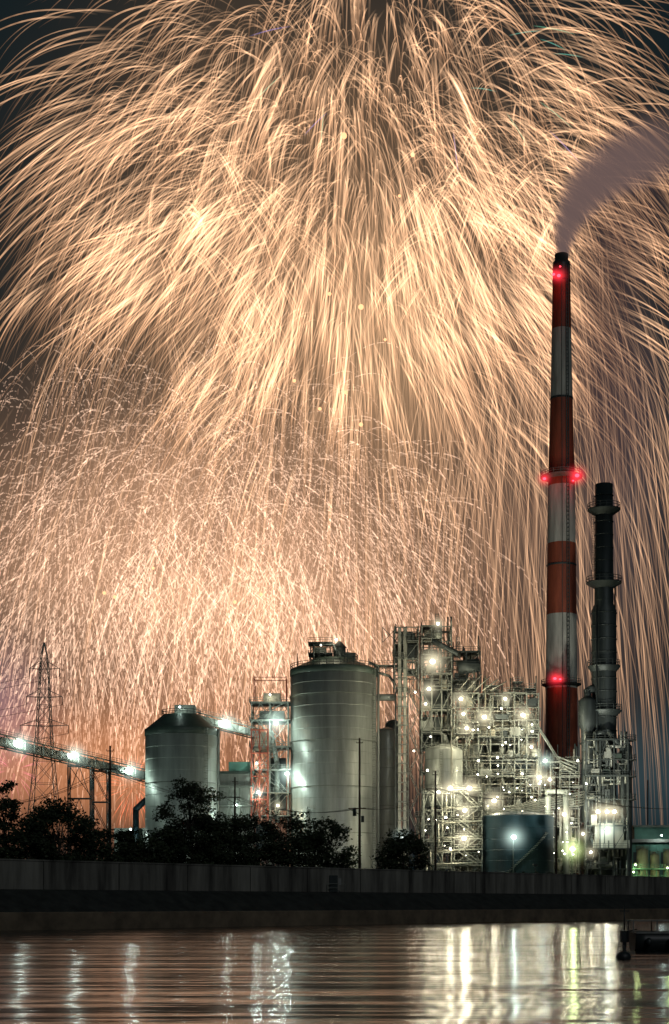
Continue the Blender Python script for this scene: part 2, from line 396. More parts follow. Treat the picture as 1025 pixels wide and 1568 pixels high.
# transfer tower
mb=MB(); D=400; x0=X(387,D);x1=X(442,D)
zs=[G]+[Z(y,D) for y in (1330,1290,1250,1215,1180,1145,1105,1078)]
mb.frame(x0,x1,D-4,D+4,zs,2,1,.3,'steel',True,1)
mb.frame(x0,X(412,D),D-6.5,D-5,[Z(y,D) for y in (1255,1225,1190,1155,1120)],2,1,.28,'rlat',False,1)
mb.frame(x0+.5,x1-.5,D-3,D+3,[Z(1078,D),Z(1038,D)],1,1,.22,'rlat',False,0)
mb.box(X(398,D),X(436,D),D-2,D+3,Z(1105,D),Z(1090,D),'silo2'); mb.box(X(404,D),X(430,D),D-2,D+2,Z(1078,D),Z(1063,D),'silo')
mb.box(X(390,D),X(420,D),D-1,D+3,Z(1150,D),Z(1122,D),'panel')
mb.box(X(412,D),X(438,D),D+1,D+3,Z(1240,D),Z(1160,D),'dsteel'); mb.box(X(392,D),X(410,D),D+0,D+3,Z(1300,D),Z(1262,D),'blue')
mb.pipe([(X(415,D),D-1,Z(1120,D)),(X(425,D),D-1,Z(1170,D)),(X(425,D),D-1,Z(1260,D))],.7,'silo2')
for i in range(1,len(zs)-1): mb.stair(x0+1 if i%2 else x1-1,x1-1 if i%2 else x0+1,D-3.4,zs[i],zs[i+1])
mb.lamp(X(424,D),D-5.5,Z(1111,D),2600,'bulbc',.8); mb.lamp(X(441,D),D-6,Z(1188,D),2400,'bulbc',.7)
mb.lamp(X(398,D),D-7,Z(1216,D),1300,'bulbc',.5); mb.lamp(X(395,D),D-6,Z(1172,D),900,'bulbc',.35); mb.lamp(X(415,D),D-5,Z(1068,D),500,'bulb',.3)
mb.lamp(X(427,D),D-6,Z(1236,D),800,'bulb',.4)
mb.build('conveyor_transfer_tower')

# ---------------------------------------------------------------- process plant
mb=MB(); D=400
def vessel(x,y,z0,z1,r,k='pipe'):
    mb.lathe(x,y,[(r*.3,z0-.5*r),(r*.8,z0-.25*r),(r,z0),(r,z1),(r*.85,z1+.25*r),(r*.4,z1+.45*r),(.05,z1+.5*r)],k,20)
    mb.ring(x,y,(z0+z1)/2,r-.01,.2,.12,'steel',20)
def clutter(px0,px1,y0,y1,zs,n):
    for i in range(n):
        j=random.randrange(len(zs)-1); za=zs[j]; zb=zs[j+1]; x=random.uniform(X(px0,D),X(px1,D)); y=random.uniform(y0,y1); t=random.random()
        if t<.10:
            r=random.uniform(.5,1.2); vessel(x,y,za+r*.6+.3,min(zb-.8,za+random.uniform(2,4)),r,random.choice(['pipe','silo','panel']))
        elif t<.26:
            w_=random.uniform(.5,1.6); mb.box(x-w_,x+w_,y-.8,y+.8,za+.15,za+random.uniform(1.,2.8),random.choice(['panel','silo','dsteel','deck']))
        elif t<.5:
            r=random.uniform(.1,.3); x2=x+random.uniform(-7,7); x2=min(max(x2,X(px0,D)),X(px1,D)); zc=random.uniform(za+1,zb)
            mb.pipe([(x,y,za),(x,y,zc),(x2,y,zc),(x2,y,zb+random.uniform(0,5))],r,random.choice(['pipe','silo','steel','dsteel']))
        elif t<.66:
            r=random.uniform(.1,.26); mb.pipe([(x,y,za-random.uniform(0,8)),(x,y,zb+random.uniform(0,5))],r,random.choice(['pipe','steel','panel']))
        elif t<.74:
            zc=random.uniform(za+1,zb-.5); mb.pipe([(X(px0,D),y,zc),(X(px1,D),y,zc)],random.uniform(.1,.25),'pipe')
        elif t<.9:
            x2=x+random.choice((-1,1))*random.uniform(2,4.5); mb.beam((x,y,za),(x2,y,zb),.14,'steel'); mb.beam((x2,y,za),(x2,y,zb),.16,'steel')
            if random.random()<.5: mb.beam((x2,y,za),(x,y,zb),.14,'steel')
        else: mb.ladder(x,y,za,zb+random.uniform(0,4))
zl=[G]+[Z(y,D) for y in (1335,1305,1275,1243,1210,1180,1150,1120,1090,1058,1035,1010,985,962)]
mb.frame(X(645,D),X(690,D),D-4,D+5,zl,3,1,.3,'steel',dp=.75)
clutter(646,690,D-3.8,D+4,zl,150)
zh=[Z(y,D) for y in (1058,1035,1010,985,962)]
mb.frame(X(604,D),X(640,D),D-3,D+4,zh,2,1,.3,'steel',dp=.8); clutter(606,640,D-2,D+3,zh,24)
mb.box(X(610,D),X(640,D),D-1,D+3,Z(1008,D),Z(988,D),'dsteel'); mb.box(X(650,D),X(676,D),D-2,D+3,Z(985,D),Z(966,D),'panel')
mb.box(X(612,D),X(634,D),D,D+3,Z(985,D),Z(970,D),'silo')
mb.box(X(650,D),X(687,D),D+1,D+4.5,Z(1085,D),Z(1040,D),'dsteel'); mb.box(X(648,D),X(688,D),D+2,D+4.6,Z(1148,D),Z(1096,D),'dsteel')
mb.box(X(609,D),X(613.5,D),D-4,D-2.5,G,Z(965,D),'pipe'); mb.box(X(617,D),X(621.5,D),D-4,D-2.5,G,Z(965,D),'pipe')
for z in np.arange(G+2,Z(1010,D),2.4):
    mb.box(X(607,D),X(624,D),D-4.25,D-4.02,z,z+.25,'steel')
mb.frame(X(606,D),X(625,D),D-1.5,D+2,list(np.linspace(G,Z(1058,D),14)),1,1,.25,'steel',False,1)
for i in range(10):
    z=G+5+i*5.2; mb.stair(X(627 if i%2 else 641,D),X(641 if i%2 else 627,D),D-1,z,z+5.2)
z2=[Z(y,D) for y in (1062,1040,1020,1000)]
mb.frame(X(692,D),X(734,D),D-3,D+5,z2,2,1,.3,'dsteel',dp=.8); clutter(694,732,D-2,D+3,z2,24)
mb.beam((X(700,D),D-2,Z(1025,D)),(X(733,D),D-2,Z(1020,D)),3.6,'dsteel',18)
mb.beam((X(660,D),D-4,Z(985,D)),(X(700,D),D-4,Z(1005,D)),1.4,'dsteel',10)
mb.pipe([(X(577,D),D,Z(1068,D)),(X(606,D),D,Z(1068,D))],.9,'silo')
mb.pipe([(X(577,D),D-1,Z(1030,D)),(X(596,D),D-1,Z(1036,D)),(X(606,D),D-1,Z(1050,D))],.35,'steel')
mb.frame(X(577,D),X(605,D),D-1,D+2,[Z(1030,D),Z(1020,D)],2,1,.2,'steel',True,1)
zm=[G]+[Z(y,D) for y in (1335,1305,1272,1243,1215,1190,1165,1130,1105,1085,1064)]
mb.frame(X(694,D),X(822,D),D-4,D+10,zm,7,2,.3,'steel',dp=.62); clutter(694,820,D-3.9,D+1,zm,430); clutter(694,820,D+2,D+9,zm,70)
for a0,a1,top in ((700,716,1050),(746,760,1052),(788,796,1046),(806,815,1056)):
    mb.frame(X(a0,D),X(a1,D),D-2,D+2,[Z(1064,D),Z((1064+top)/2,D),Z(top,D)],1,1,.18,'steel',True,1)
for px,top in ((722,1040),(733,1030),(769,1048),(782,1038),(799,1050),(818,1058)): mb.pipe([(X(px,D),D,Z(1100,D)),(X(px,D),D,Z(top,D))],.22,'pipe')
mb.box(X(726,D),X(790,D),D-1,D+8,Z(1127,D),Z(1092,D),'panel'); mb.box(X(735,D),X(780,D),D+0,D+8,Z(1240,D),Z(1195,D),'dsteel')
for px in range(728,790,3): mb.box(X(px,D),X(px+1,D),D-1.08,D-1.003,Z(1126,D),Z(1093,D),'panel')
mb.box(X(696,D),X(820,D),D+8.2,D+9.6,G,Z(1132,D),'dsteel'); mb.box(X(792,D),X(818,D),D+6.2,D+8,Z(1132,D)+.3,Z(1088,D),'roof')
mb.box(X(716,D),X(735,D),D-.5,D+5,Z(1180,D),Z(1140,D),'silo'); mb.box(X(785,D),X(815,D),D-.5,D+6,Z(1185,D),Z(1150,D),'dsteel')
D2=393; mb.lathe(X(680,D2),D2,[(4.7,Z(1235,D2)),(4.7,Z(1150,D2)),(4.0,Z(1146,D2)),(1,Z(1140,D2))],'silo',48); 
for z in np.arange(Z(1235,D2)+2,Z(1150,D2),3.2): mb.ring(X(680,D2),D2,z,4.69,.15,.12,'silo',48)
mb.ringrail(X(680,D2),D2,Z(1148,D2),4.7,1.1); mb.pipe([(X(690,D2),D2-5,Z(1232,D2)),(X(690,D2),D2-5,Z(1140,D2)),(X(700,D2),D2-5,Z(1132,D2))],.3,'pipe'); mb.ladder(X(674,D2),D2-4.9,Z(1235,D2),Z(1150,D2))
for i,z in enumerate(zm[1:-1]):
    xa,xb=(X(700,D),X(722,D)); 
    if i%2: xa,xb=xb,xa
    mb.stair(xa,xb,D-6,z,zm[i+2])
zs=[G]+[Z(y,385) for y in (1325,1305,1285,1262,1240,1212)]
mb.frame(X(648,385),X(690,385),381,385,zs,3,1,.24,dp=.7); mb.frame(X(694,385),X(736,385),381,385,zs,2,1,.24,dp=.8)
for i in range(len(zs)-1):
    xa,xb=X(700,385),X(730,385)
    if i%2: xa,xb=xb,xa
    mb.stair(xa,xb,380,zs[i],zs[i+1])
    mb.pipe([(X(652+i*6,385),380.4,zs[i]-2),(X(652+i*6,385),380.4,zs[i+1]),(X(735,385),380.4,zs[i+1]+.6)],.2,'pipe')
zr_=[G]+[Z(y,D) for y in (1335,1300,1265,1235,1210,1190,1168)]
mb.frame(X(826,D),X(884,D),D-3,D+5,zr_,4,1,.26,dp=.6); clutter(826,884,D-2.9,D+4,zr_,150)
mb.box(X(850,D),X(884,D),D+3,D+4.6,G,Z(1215,D),'dsteel')
for i in range(5): mb.pipe([(X(700+12*i,D),D-4.5-.3*i,Z(1062,D)),(X(724+12*i,D),D-4.5-.3*i,Z(1032+4*i,D))],.13,'pipe')
for i in range(6): mb.pipe([(X(738+2*i,D),D-5,Z(1244+1.5*i,D)),(X(890,D),D-5,Z(1214+4*i,D))],.17,'steel')
for i in range(4): mb.pipe([(X(800+i*5,D),D-4,Z(1085+6*i,D)),(X(848+i*4,D),D-4,Z(1160+6*i,D)),(X(880,D),D-4,Z(1172+6*i,D))],.22,'steel')
mb.frame(X(640,D),X(700,D),D-2,D+4,[Z(1340,D),Z(1250,D)],3,1,.25,'steel',True)
mb.pipe([(X(835,D),D-5,G),(X(835,D),D-5,Z(1215,D)),(X(862,D),D-5,Z(1215,D)),(X(862,D),D-5,G)],.75,'silo2')
LP=[(663,1013,2600,'bulb',.9),(671,955,900,'bulb',.5),(657,1055,1700,'bulb',.6),(652,1078,900,'bulb',.4),(706,1070,1700,'bulb',.6),(710,1093,1300,'bulb',.5),
(715,1115,1500,'bulb',.55),(774,1070,1300,'bulb',.5),(801,1095,2000,'bulb',.7),(742,1098,2300,'bulb',.7),(814,1144,1600,'bulb',.45),(835,1165,1600,'bulbc',.6),
(826,1190,1800,'bulb',.7),(690,1207,2600,'bulb',.75),(719,1207,2400,'bulb',.75),(757,1226,2300,'bulb',.75),(712,1241,1900,'bulb',.65),(672,1213,1700,'bulb',.55),
(711,1284,2400,'bulb',.7),(842,1194,1300,'bulb',.5),(864,1247,1500,'bulb',.6),(800,1185,900,'bulb',.37),(762,1160,900,'bulb',.37),(690,1300,900,'bulb',.37),(634,1150,500,'bulb',.3),
(733,1165,900,'bulb',.37),(683,1252,800,'bulb',.37),(815,1120,700,'bulb',.37),(655,1180,700,'bulb',.37),(768,1085,500,'bulb',.3),(636,1060,500,'bulb',.3)]
for px,py,pw,k,r in LP: 
    dd=389.5 if px>690 else 386
    if py>1205 and px<737: dd=378
    mb.lamp(X(px,dd),dd,Z(py,dd),pw*.85,k,r)
for i in range(80):
    px=random.uniform(650,880); py=random.uniform(1100 if px<820 else 1190,1320); mb.lamp(X(px,392),393,Z(py,392),0,'bulb',random.uniform(.1,.3),False)
mb.build('processing_plant')

# dark tank
mb=MB(); D=384; cx=X(794,D); r=54*D/F
mb.lathe(cx,D,[(r,G),(r,Z(1252,D)),(r+.15,Z(1252,D)),(r+.15,Z(1250,D)),(r*.5,Z(1244,D)),(.2,Z(1242,D))],'blue',64)
for z in np.arange(G+3,Z(1255,D),2.6): mb.ring(cx,D,z,r-.01,.1,.06,'blue',64)
mb.ringrail(cx,D,Z(1250,D),r,1.1,'steel',36)
for i in range(40):
    a=-2.6+i*.045; z=G+i*.38; mb.box(cx+(r+.5)*math.cos(a)-.35,cx+(r+.5)*math.cos(a)+.35,D+(r+.5)*math.sin(a)-.4,D+(r+.5)*math.sin(a)+.4,z,z+.08,'steel')
mb.lamp(X(787,D-12),D-12,Z(1282,D-12),1400,'bulbc',.8); mb.lamp(X(877,360),360,Z(1300,360),1900,'bulbg',.8); 
mb.beam((X(877,360),361,G),(X(877,360),361,Z(1296,360)),.25,'dsteel')
mb.beam((X(787,D-12),D-11,G),(X(787,D-12),D-11,Z(1278,D-12)),.25,'dsteel')
mb.beam((X(616,360),361,G),(X(616,360),361,Z(1277,360)),.25,'dsteel'); mb.lamp(X(616,360),360,Z(1281,360),700,'bulbc',.55)
mb.build('oil_storage_tank')

# ---------------------------------------------------------------- striped chimney
mb=MB(); D=450
def rad(py): return np.interp(py,[400,600,740,940,1165,1383],[13,16.5,20.5,23,25,28])*D/F
bands=[(1383,1165,'red'),(1165,1055,'red'),(1055,942,'white'),(942,833,'red'),(833,745,'white'),(745,612,'red'),(612,505,'white'),(505,425,'red'),(425,402,'dsteel')]
cx=X(860,D); prof=[];ks=[]
for a,b,k in bands:
    for i in range(4):
        y0=a+(b-a)*i/4; prof.append((rad(y0),Z(y0,D) if y0<1383 else G)); ks.append(k)
prof.append((rad(402),Z(402,D))); prof.append((rad(402)*.8,Z(402,D))); prof.append((rad(402)*.8,Z(390,D))); prof.append((rad(402)*.6,Z(389,D)));ks+=['dsteel','dsteel','dsteel']
mb.lathe(cx,D,prof,'red',48,ks)
for y in (730,1048,865,610,430):
    r=rad(y); big=y in (730,)
    e=2.2 if big else (1.2 if y in(1048,) else .15)
    mb.lathe(cx,D,[(r-.1,Z(y,D)-.8),(r+e,Z(y,D)-.2),(r+e,Z(y,D)),(r-.1,Z(y,D))],'steel' if big else 'dsteel',32)
    if e>1: mb.ringrail(cx,D,Z(y,D),r+e,1.2,'steel',18,.13)
for i in range(30):
    ya=1340-i*31; yb=ya-31
    if yb<405: break
    for off in (5,8.5):
        mb.beam((cx+off*D/F,D-math.sqrt(max(.1,rad(ya)**2-(off*D/F)**2))-.3,Z(ya,D)),(cx+off*D/F,D-math.sqrt(max(.1,rad(yb)**2-(off*D/F)**2))-.3,Z(yb,D)),.22,'dsteel')
    for j in range(5):
        yc=ya-j*6.2; rr=D-math.sqrt(rad(yc)**2-(7*D/F)**2)-.35; mb.beam((cx+5*D/F,rr,Z(yc,D)),(cx+8.5*D/F,rr,Z(yc,D)),.14,'dsteel')
    mb.beam((cx-2*D/F,D-rad(ya)-.1,Z(ya,D)),(cx-2*D/F,D-rad(yb)-.1,Z(yb,D)),.15,'dsteel')
for px,py,rr,pw in ((848,420,.6,160),(856,422,.75,160),(858,408,.35,40),(834,733,.7,160),(884,728,.9,200),(878,736,.4,60),(850,1039,.7,130),(858,1040,.5,90)):
    mb.lamp(X(px,D-7),D-7,Z(py,D-7),pw,'bulbr',rr)
mb.build('striped_chimney')

# ---------------------------------------------------------------- steel stack
mb=MB(); D=400; cx=X(925,D); s=D/F
mb.lathe(cx,D,[(19*s,G),(19*s,Z(935,D)),(14.5*s,Z(925,D)),(13.5*s,Z(742,D)),(11*s,Z(742,D)),(11*s,Z(744,D))],'dsteel',40)
for y,e in ((780,11),(892,13),(1020,6),(1088,8)):
    r=(14 if y<925 else 19)*s
    mb.lathe(cx,D,[(r-.05,Z(y,D)-1.6),(r+e*s,Z(y,D)-.25),(r+e*s,Z(y,D)),(r-.05,Z(y,D))],'dsteel',28); mb.ringrail(cx,D,Z(y,D),r+e*s,1.3,'dsteel',16,.12)
for y in range(760,1130,20):
    r=(13.6 if y<925 else 19.05)*s; mb.ring(cx,D,Z(y,D),r,.18,.15,'dsteel',32)
mb.ladder(cx-17*s,D-.5,Z(890,D),Z(760,D),'dsteel'); mb.pipe([(cx+16*s,D-1,Z(1130,D)),(cx+16*s,D-1,Z(900,D))],.22,'dsteel')
mb.pipe([(cx-14*s,D-3.2,G),(cx-14*s,D-3.2,Z(930,D))],.3,'dsteel')
zz=[G]+[Z(y,D) for y in (1330,1300,1265,1225,1190,1165,1135,1105)]
mb.frame(X(892,D),X(955,D),D-6,D+5,zz[:-1],3,1,.3,'dsteel',dp=.75)
def clutter2(px0,px1,y0,y1,zs,n):
    for i in range(n):
        j=random.randrange(len(zs)-1); za=zs[j]; zb=zs[j+1]; x=random.uniform(X(px0,D),X(px1,D)); y=random.uniform(y0,y1); t=random.random()
        if t<.3: w_=random.uniform(.5,1.4); mb.box(x-w_,x+w_,y-.7,y+.7,za+.1,za+random.uniform(1,3),random.choice(['silo','dsteel','roof']))
        else:
            x2=min(max(x+random.uniform(-6,6),X(px0,D)),X(px1,D)); zc=random.uniform(za+1,zb); mb.pipe([(x,y,za-2),(x,y,zc),(x2,y,zc),(x2,y,zb+2)],random.uniform(.12,.3),random.choice(['dsteel','silo','steel']))
clutter2(892,955,D-5,D-3.5,zz[:-1],90)
mb.box(X(893,D),X(906,D),D-1,D+4,G,Z(1262,D),'dsteel'); mb.box(X(944,D),X(955,D),D-1,D+4,G,Z(1225,D),'dsteel')
mb.lathe(X(898,D),D-2,[(1.6,Z(1260,D)),(1.6,Z(1120,D)),(2.4,Z(1110,D)),(2.4,Z(1075,D)),(1,Z(1068,D))],'dsteel',20)
mb.pipe([(X(898,D),D-2,Z(1078,D)),(X(898,D),D-2,Z(1060,D)),(X(915,D),D,Z(1050,D))],1.0,'dsteel')
for i,y in enumerate((1225,1190,1165,1135)):
    mb.lathe(X(957,D),D-3,[(2.3,Z(y,D)-.3),(2.3,Z(y,D))],'deck',20); mb.ringrail(X(957,D),D-3,Z(y,D),2.3,1.2,'dsteel',14)
mb.lathe(X(957,D),D-3,[(1.3,G),(1.3,Z(1145,D)),(.3,Z(1138,D))],'dsteel',20)
mb.pipe([(X(905,D),D-4,Z(1128,D)),(X(925,D),D-5,Z(1122,D)),(X(950,D),D-4,Z(1150,D)),(X(950,D),D-4,Z(1330,D))],.7,'dsteel')
mb.box(X(906,D),X(950,D),D-5,D-1,Z(1300,D),Z(1262,D),'silo')
for px,py,pw,r in ((916,1243,1500,.65),(930,1243,1500,.65),(941,1243,1500,.65),(930,1270,1400,.65),(893,1277,900,.45),(905,1305,900,.45),(885,1165,700,.35),(898,1200,600,.3)):
    mb.lamp(X(px,391),391,Z(py,391),pw*.8,'bulb' if py!=1270 else 'bulbc',r)
mb.build('steel_exhaust_stack')

# ---------------------------------------------------------------- right hand low buildings
mb=MB(); D=440
mb.box(X(962,D),X(1120,D),D,D+25,G,Z(1290,D),'teal'); mb.box(X(958,D),X(1124,D),D-1,D+26,Z(1290,D)+.003,Z(1285,D),'hullw'); mb.box(X(975,D),X(1120,D),D+3,D+20,Z(1285,D)+.01,Z(1266,D),'teal')
mb.box(X(972,D),X(1122,D),D+2,D+21,Z(1266,D)+.01,Z(1263,D),'steel')
for px in range(970,1100,14): mb.box(X(px,D),X(px+9,D),D-.06,D-.003,Z(1325,D),Z(1305,D),'win' if px%28==0 else 'dsteel')
for px in range(966,1110,10): mb.beam((X(px,D),D-.15,G),(X(px,D),D-.15,Z(1290,D)),.2,'teal')
mb.beam((X(1003,D),D+10,G),(X(1003,D),D+10,Z(1190,D)),.4,'dsteel',8)
mb.lamp(X(1010,D),D-3,Z(1280,D),500,'bulbc',.3)
mb.build('green_warehouse')
mb=MB(); D=410
for px,hw,yt in ((984,9,1302),(1003,7,1310),(1022,6,1306)):
    mb.lathe(X(px,D),D,[(hw*D/F,G),(hw*D/F,Z(yt,D)),(.2,Z(yt,D)+.8)],'panel',20); mb.ringrail(X(px,D),D,Z(yt,D),hw*D/F,1,'steel',10)
mb.frame(X(958,D),X(1060,D),D-3,D-1,[G,G+4,G+7],7,1,.2,'teal',True,.4)
mb.lamp(X(968,D),D-5,Z(1325,D),500,'bulbg',.32); mb.lamp(X(1015,D),D-6,Z(1330,D),450,'bulbg',.3); mb.lamp(X(965,D),D-5,Z(1336,D),300,'bulbg',.3)
mb.build('small_tank_group')
mb=MB(); D=395
mb.box(X(175,D),X(222,D),D,D+10,G,Z(1268,D),'silo2'); mb.box(X(336,D),X(388,D),D,D+12,G,Z(1185,D),'silo'); mb.box(X(334,D),X(390,D),D-.6,D+12.6,Z(1185,D)+.002,Z(1181,D),'roof')
mb.box(X(350,D),X(384,D),D+1,D+8,Z(1181,D)+.01,Z(1166,D),'teal')
mb.frame(X(336,D),X(384,D),D-4,D-1,[G,Z(1310,D),Z(1270,D),Z(1235,D),Z(1205,D)],3,1,.22,'steel')
for px in range(338,386,4): mb.box(X(px,D),X(px+1,D),D-.06,D-.003,G,Z(1187,D),'silo')
mb.pipe([(X(210,D),D-2,G),(X(210,D),D-2,Z(1240,D)),(X(226,D),D-2,Z(1225,D))],.8,'blue'); mb.lamp(X(365,D),D-6,Z(1235,D),600,'bulbc',.32); mb.lamp(X(205,D),D-6,Z(1272,D),600,'bulbc',.3)
mb.build('plant_outbuilding')

# ---------------------------------------------------------------- pylon
mb=MB(); D=520; cx=X(68,D)
lv=[(G,7.2),(Z(1290,D),5.6),(Z(1240,D),4.4),(Z(1200,D),3.6),(Z(1165,D),3.0),(Z(1130,D),2.5),(Z(1105,D),2.2),(Z(1080,D),2.0),(Z(1055,D),1.7),(Z(1030,D),1.4),(Z(1008,D),1.1),(Z(984,D),.15)]
for (za,ha),(zb,hb) in zip(lv[:-1],lv[1:]):
    c=[(-1,-1),(1,-1),(1,1),(-1,1)]
    for i in range(4):
        a=c[i];b=c[(i+1)%4]
        mb.beam((cx+a[0]*ha,D+a[1]*ha,za),(cx+a[0]*hb,D+a[1]*hb,zb),.24,'silo2')  # pale steel imitates haze over the distant tower
        mb.beam((cx+a[0]*ha,D+a[1]*ha,za),(cx+b[0]*hb,D+b[1]*hb,zb),.13,'silo2'); mb.beam((cx+b[0]*ha,D+b[1]*ha,za),(cx+a[0]*hb,D+a[1]*hb,zb),.13,'silo2')
        mb.beam((cx+a[0]*hb,D+a[1]*hb,zb),(cx+b[0]*hb,D+b[1]*hb,zb),.13,'silo2')
for y,wd in ((1025,5.0),(1068,6),(1112,8)):
    z=Z(y,D)
    for sg in (-1,1):
        for dy in (-1,1):
            mb.beam((cx,D+dy*1.3,z),(cx+sg*wd,D,z+.3),.15,'silo2'); mb.beam((cx+sg*1.5,D+dy*1.3,z+2.4),(cx+sg*wd,D,z+.3),.13,'silo2')
        mb.beam((cx+sg*wd,D,z+.3),(cx+sg*wd,D,z-2.4),.25,'steel',8)
        pts=[(cx+sg*wd+ (i/14)*-160,D+(i/14)*90,z-2.4-14*4*(i/14)*(1-i/14)*.35) for i in range(15)]
        for a,b in zip(pts[:-1],pts[1:]): mb.beam(a,b,.1,'wire')
mb.build('transmission_tower')

# ---------------------------------------------------------------- utility poles
poles=[(169,1142,235,0),(360,1190,270,0),(551,1130,250,1),(667,1180,300,0),(852,1190,320,0)]
tops=[]
for px,yt,D,arm in poles:
    mb=MB(); x=X(px,D); zt=Z(yt,D)
    mb.beam((x,D,G),(x,D,zt),.46,'wood',10,.28)
    for hz,wd in ((zt-.8,.5),):
        mb.beam((x-wd,D-.2,hz),(x+wd,D-.2,hz),.1,'wood')
        for q in (-wd,wd): mb.beam((x+q,D-.2,hz),(x+q,D-.2,hz+.3),.1,'hullw',6)
    zt2=Z(1238,D) if arm else zt-3.5
    mb.beam((x-1.8,D-.25,zt2),(x+1.0,D-.25,zt2),.14,'wood'); mb.beam((x-1.8,D-.25,zt2),(x,D-.2,zt2-1),.1,'wood')
    if arm:
        mb.beam((x-.8,D-.3,zt2-1.2),(x-.8,D-.3,zt2-.1),.6,'dsteel',10); mb.box(x+.25,x+.7,D-.4,D+.1,zt2-2.2,zt2-1.2,'dsteel')
    for i in range(8): mb.beam((x-.35,D,G+2.5+i*.9),(x+.35,D,G+2.5+i*.9),.05,'dsteel')
    mb.build('utility_pole'); tops.append((x,D,zt2+.1,zt-.5))
mb=MB()
ends=[(X(-60,200),200,Z(1235,200),Z(1200,200))]+tops+[(X(1100,360),360,Z(1235,360),Z(1225,360))]
for a,b in zip(ends[:-1],ends[1:]):
    for h,off in ((2,-.7),(2,.7),(2,.2)):
        pa=Vector((a[0]+off,a[1]-.2,a[h])); pb=Vector((b[0]+off,b[1]-.2,b[h])); n=14
        pts=[pa.lerp(pb,i/n)-Vector((0,0,1.6*4*(i/n)*(1-i/n))) for i in range(n+1)]
        for p,q in zip(pts[:-1],pts[1:]): mb.beam(p,q,.05,'wire')
mb.build('overhead_power_lines')

# ---------------------------------------------------------------- trees
def tree(name,px,ytop,wpx,D,nl,airy=0.0,low=G+1.0):
    x=X(px,D); zt=Z(ytop,D); H=zt-G; R=wpx*D/F/2; mb=MB()
    ends=[]
    mb.beam((x,D,G),(x+.2,D,G+H*.35),.5,'bark',8,.36)
    mb.beam((x+.2,D,G+H*.35),(x,D,G+H*.7),.36,'bark',8,.16)
    nb=int(22+R*4)
    for i in range(nb):
        z0=G+H*random.uniform(.18,.65); a=random.uniform(0,6.28); f=random.random()
        zc=low+(zt-low)*(.1+.9*f); prof=math.sqrt(max(.05,1-((f-.35)/.68)**2)); rr=R*prof*random.uniform(.3,1.05)
        e=Vector((x+rr*math.cos(a),D+rr*math.sin(a),zc)); s0=Vector((x,D,min(z0,zc-.2)))
        mid=s0.lerp(e,.5)+Vector((0,0,.35)); mb.beam(s0,mid,.16,'bark',5,.1); mb.beam(mid,e,.1,'bark',5,.04); ends.append(e)
        for k in range(2):
            e2=e+Vector((random.uniform(-1,1),random.uniform(-1,1),random.uniform(-.4,.8)))*R*.28; mb.beam(mid.lerp(e,.6),e2,.06,'bark',4,.02); ends.append(e2)
    for i in range(int(nl*1.5)):
        e=random.choice(ends); sg=(.24+.14*R*.5)*(1-airy*.35)
        p=e+Vector((random.gauss(0,sg),random.gauss(0,sg),random.gauss(0,sg*.6)))
        sz=random.uniform(.14,.34)*(1-airy*.2)
        a=Vector((random.gauss(0,1),random.gauss(0,1),random.gauss(0,.6))).normalized(); b=a.cross(Vector((random.gauss(0,1),random.gauss(0,1),random.gauss(0,1)))).normalized()
        q=len(mb.v); mb.v+=[tuple(p-a*sz),tuple(p-b*sz*.5),tuple(p+a*sz),tuple(p+b*sz*.5)]; mb.face([q,q+1,q+2,q+3],'leaf')
    mb.build(name)
for px,yt,wd,D,nl,ai in ((6,1203,66,200,3000,.5),(90,1236,120,205,5200,.1),(45,1262,90,200,3600,0),(140,1275,80,210,3000,0),(292,1196,112,225,4400,.8),(225,1282,90,222,3000,.1),(300,1256,120,228,5200,0),
    (375,1258,90,235,3800,.1),(440,1254,116,240,5200,.1),(500,1262,84,242,3600,.1),(345,1275,90,232,3000,0),(190,1276,50,215,1800,.2),(617,1280,90,262,5600,0),(255,1270,70,224,2600,0)):
    tree('broadleaf_tree',px,yt,wd,D,nl,ai)
mb=MB()
for i in range(2600):
    px=random.uniform(780,850); D=300+random.gauss(0,1); p=Vector((X(px,D),D,random.uniform(7.2,8.6+.4*math.sin(px*.3)))); sz=random.uniform(.1,.22)
    a=Vector((random.gauss(0,1),random.gauss(0,1),random.gauss(0,1))).normalized(); b=a.cross(Vector((0,.3,1))).normalized()
    q=len(mb.v); mb.v+=[tuple(p-a*sz),tuple(p-b*sz*.5),tuple(p+a*sz),tuple(p+b*sz*.5)]; mb.face([q,q+1,q+2,q+3],'leaf')
mb.build('hedge')

# ---------------------------------------------------------------- boat
mb=MB(); bx=19.0; by=100; n=14; Lb=9
secs=[]
for i in range(n+1):
    t=i/n; wd=1.25*(1-max(0,(t-.45)/.55)**2.2); zg=1.15+.7*max(0,t-.4)**1.5; kz=-.35+.9*max(0,t-.75)**1.3
    x=bx+Lb*t
    secs.append([(x,by-wd,zg),(x,by-wd*.82,.15),(x,by-wd*.3,kz),(x,by+wd*.3,kz),(x,by+wd*.82,.15),(x,by+wd,zg)])
b=len(mb.v)
for s_ in secs: mb.v+=s_
for i in range(n):
    for j in range(5): mb.face([b+i*6+j,b+(i+1)*6+j,b+(i+1)*6+j+1,b+i*6+j+1],'hull',True)
    mb.face([b+i*6,b+i*6+5,b+(i+1)*6+5,b+(i+1)*6],'hullw')
    p=Vector(secs[i][0]);q=Vector(secs[i+1][0]); mb.beam(p,q,.12,'hullw'); p=Vector(secs[i][5]);q=Vector(secs[i+1][5]); mb.beam(p,q,.12,'hullw')
mb.face([b+j for j in range(6)],'hull')
mb.box(bx+2.8,bx+5,by-.8,by+.8,1.2,2.3,'hull'); mb.box(bx-.3,bx+5.3,by-1,by+1,1.86,1.94,'hullw')
